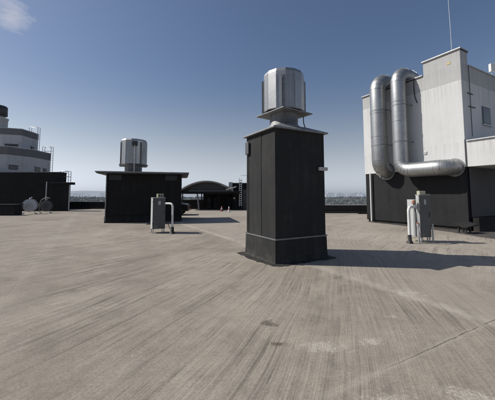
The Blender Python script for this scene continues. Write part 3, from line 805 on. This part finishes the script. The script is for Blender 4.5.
# ------------------------------------------------------------------ light, sky, camera
elev, az = R(43), R(7)        # sun on the left, slightly beyond the scene
sd = Vector((-math.cos(elev)*math.cos(az), math.cos(elev)*math.sin(az), math.sin(elev)))
L = bpy.data.lights.new('sun', 'SUN'); L.energy = 5.0; L.angle = R(.53); L.color = (1, .955, .88)
lo = bpy.data.objects.new('sun', L); col.objects.link(lo); lo.rotation_euler = sd.to_track_quat('Z', 'Y').to_euler(); lo.location = (-20, 5, 30)

W_ = bpy.data.worlds.new('World'); sc.world = W_; W_.use_nodes = True
nt = W_.node_tree; bg = nt.nodes['Background']
sky = nt.nodes.new('ShaderNodeTexSky'); sky.sky_type = 'NISHITA'; sky.sun_disc = False
sky.sun_elevation = elev; sky.sun_rotation = math.atan2(sd.x, sd.y)
sky.altitude = 200; sky.air_density = 1.0; sky.dust_density = 1.0; sky.ozone_density = 1.4
hs_ = nt.nodes.new('ShaderNodeHueSaturation'); hs_.inputs['Saturation'].default_value = 1.02; hs_.inputs['Value'].default_value = 1.0
nt.links.new(sky.outputs[0], hs_.inputs['Color'])
# wisps of high cloud in the upper left of the view
tc = nt.nodes.new('ShaderNodeTexCoord')
def wn(ty, **k):
    n_ = nt.nodes.new(ty)
    for a, v in k.items(): setattr(n_, a, v)
    return n_
cd = Vector((-.87, 1.0, .66)).normalized()
dt = wn('ShaderNodeVectorMath', operation='DISTANCE'); nt.links.new(tc.outputs['Generated'], dt.inputs[0]); dt.inputs[1].default_value = cd
mp = wn('ShaderNodeMapping'); mp.inputs['Scale'].default_value = (3.5, 3.5, 12); mp.inputs['Rotation'].default_value = (0, R(18), 0); nt.links.new(tc.outputs['Generated'], mp.inputs[0])
nz_ = wn('ShaderNodeTexNoise'); nz_.inputs['Scale'].default_value = 2.8; nz_.inputs['Detail'].default_value = 10; nz_.inputs['Roughness'].default_value = .68; nz_.inputs['Distortion'].default_value = .5; nt.links.new(mp.outputs[0], nz_.inputs['Vector'])
m1 = wn('ShaderNodeMath', operation='MULTIPLY_ADD'); nt.links.new(dt.outputs['Value'], m1.inputs[0]); m1.inputs[1].default_value = -8.5; m1.inputs[2].default_value = .37
m2 = wn('ShaderNodeMath', operation='ADD'); nt.links.new(m1.outputs[0], m2.inputs[0]); nt.links.new(nz_.outputs[0], m2.inputs[1])
m3 = wn('ShaderNodeMapRange'); nt.links.new(m2.outputs[0], m3.inputs[0]); m3.inputs[1].default_value = .50; m3.inputs[2].default_value = 1.0; m3.inputs[3].default_value = 0; m3.inputs[4].default_value = .75
mx = wn('ShaderNodeMix', data_type='RGBA'); nt.links.new(m3.outputs[0], mx.inputs[0]); nt.links.new(hs_.outputs[0], mx.inputs[6]); mx.inputs[7].default_value = (7.5, 7.6, 7.9, 1)
# pale haze towards the horizon
bw = wn('ShaderNodeRGBToBW'); nt.links.new(hs_.outputs[0], bw.inputs[0])
hz = wn('ShaderNodeMix', data_type='RGBA', blend_type='MULTIPLY'); hz.inputs[0].default_value = 1; nt.links.new(bw.outputs[0], hz.inputs[6]); hz.inputs[7].default_value = (1.26, 1.40, 1.53, 1)
sx = wn('ShaderNodeSeparateXYZ'); nt.links.new(tc.outputs['Generated'], sx.inputs[0])
hf = wn('ShaderNodeMapRange', interpolation_type='SMOOTHERSTEP'); nt.links.new(sx.outputs[2], hf.inputs[0]); hf.inputs[1].default_value = -.05; hf.inputs[2].default_value = .45; hf.inputs[3].default_value = 1; hf.inputs[4].default_value = 0
hm = wn('ShaderNodeMix', data_type='RGBA'); nt.links.new(hf.outputs[0], hm.inputs[0]); nt.links.new(hs_.outputs[0], hm.inputs[6]); nt.links.new(hz.outputs[2], hm.inputs[7])
nt.links.new(hm.outputs[2], mx.inputs[6])
tn = wn('ShaderNodeMix', data_type='RGBA', blend_type='MULTIPLY'); tn.inputs[0].default_value = 1; nt.links.new(mx.outputs[2], tn.inputs[6]); tn.inputs[7].default_value = (1.02, 1.0, 1.03, 1)
nt.links.new(tn.outputs[2], bg.inputs['Color'])
bg.inputs['Strength'].default_value = .084

cam = bpy.data.cameras.new('camera'); co = bpy.data.objects.new('camera', cam); col.objects.link(co)
cam.sensor_fit = 'HORIZONTAL'; cam.sensor_width = 36; cam.lens = 36*285/495
cam.shift_y = -(200-173.6)/495
co.location = (0, 0, 1.6); co.rotation_euler = (R(90+4.289), 0, 0)
cam.clip_start = .05; cam.clip_end = 60000
sc.camera = co
sc.view_settings.view_transform = 'Standard'; sc.view_settings.look = 'None'; sc.view_settings.exposure = 0
sc.render.engine = 'CYCLES'
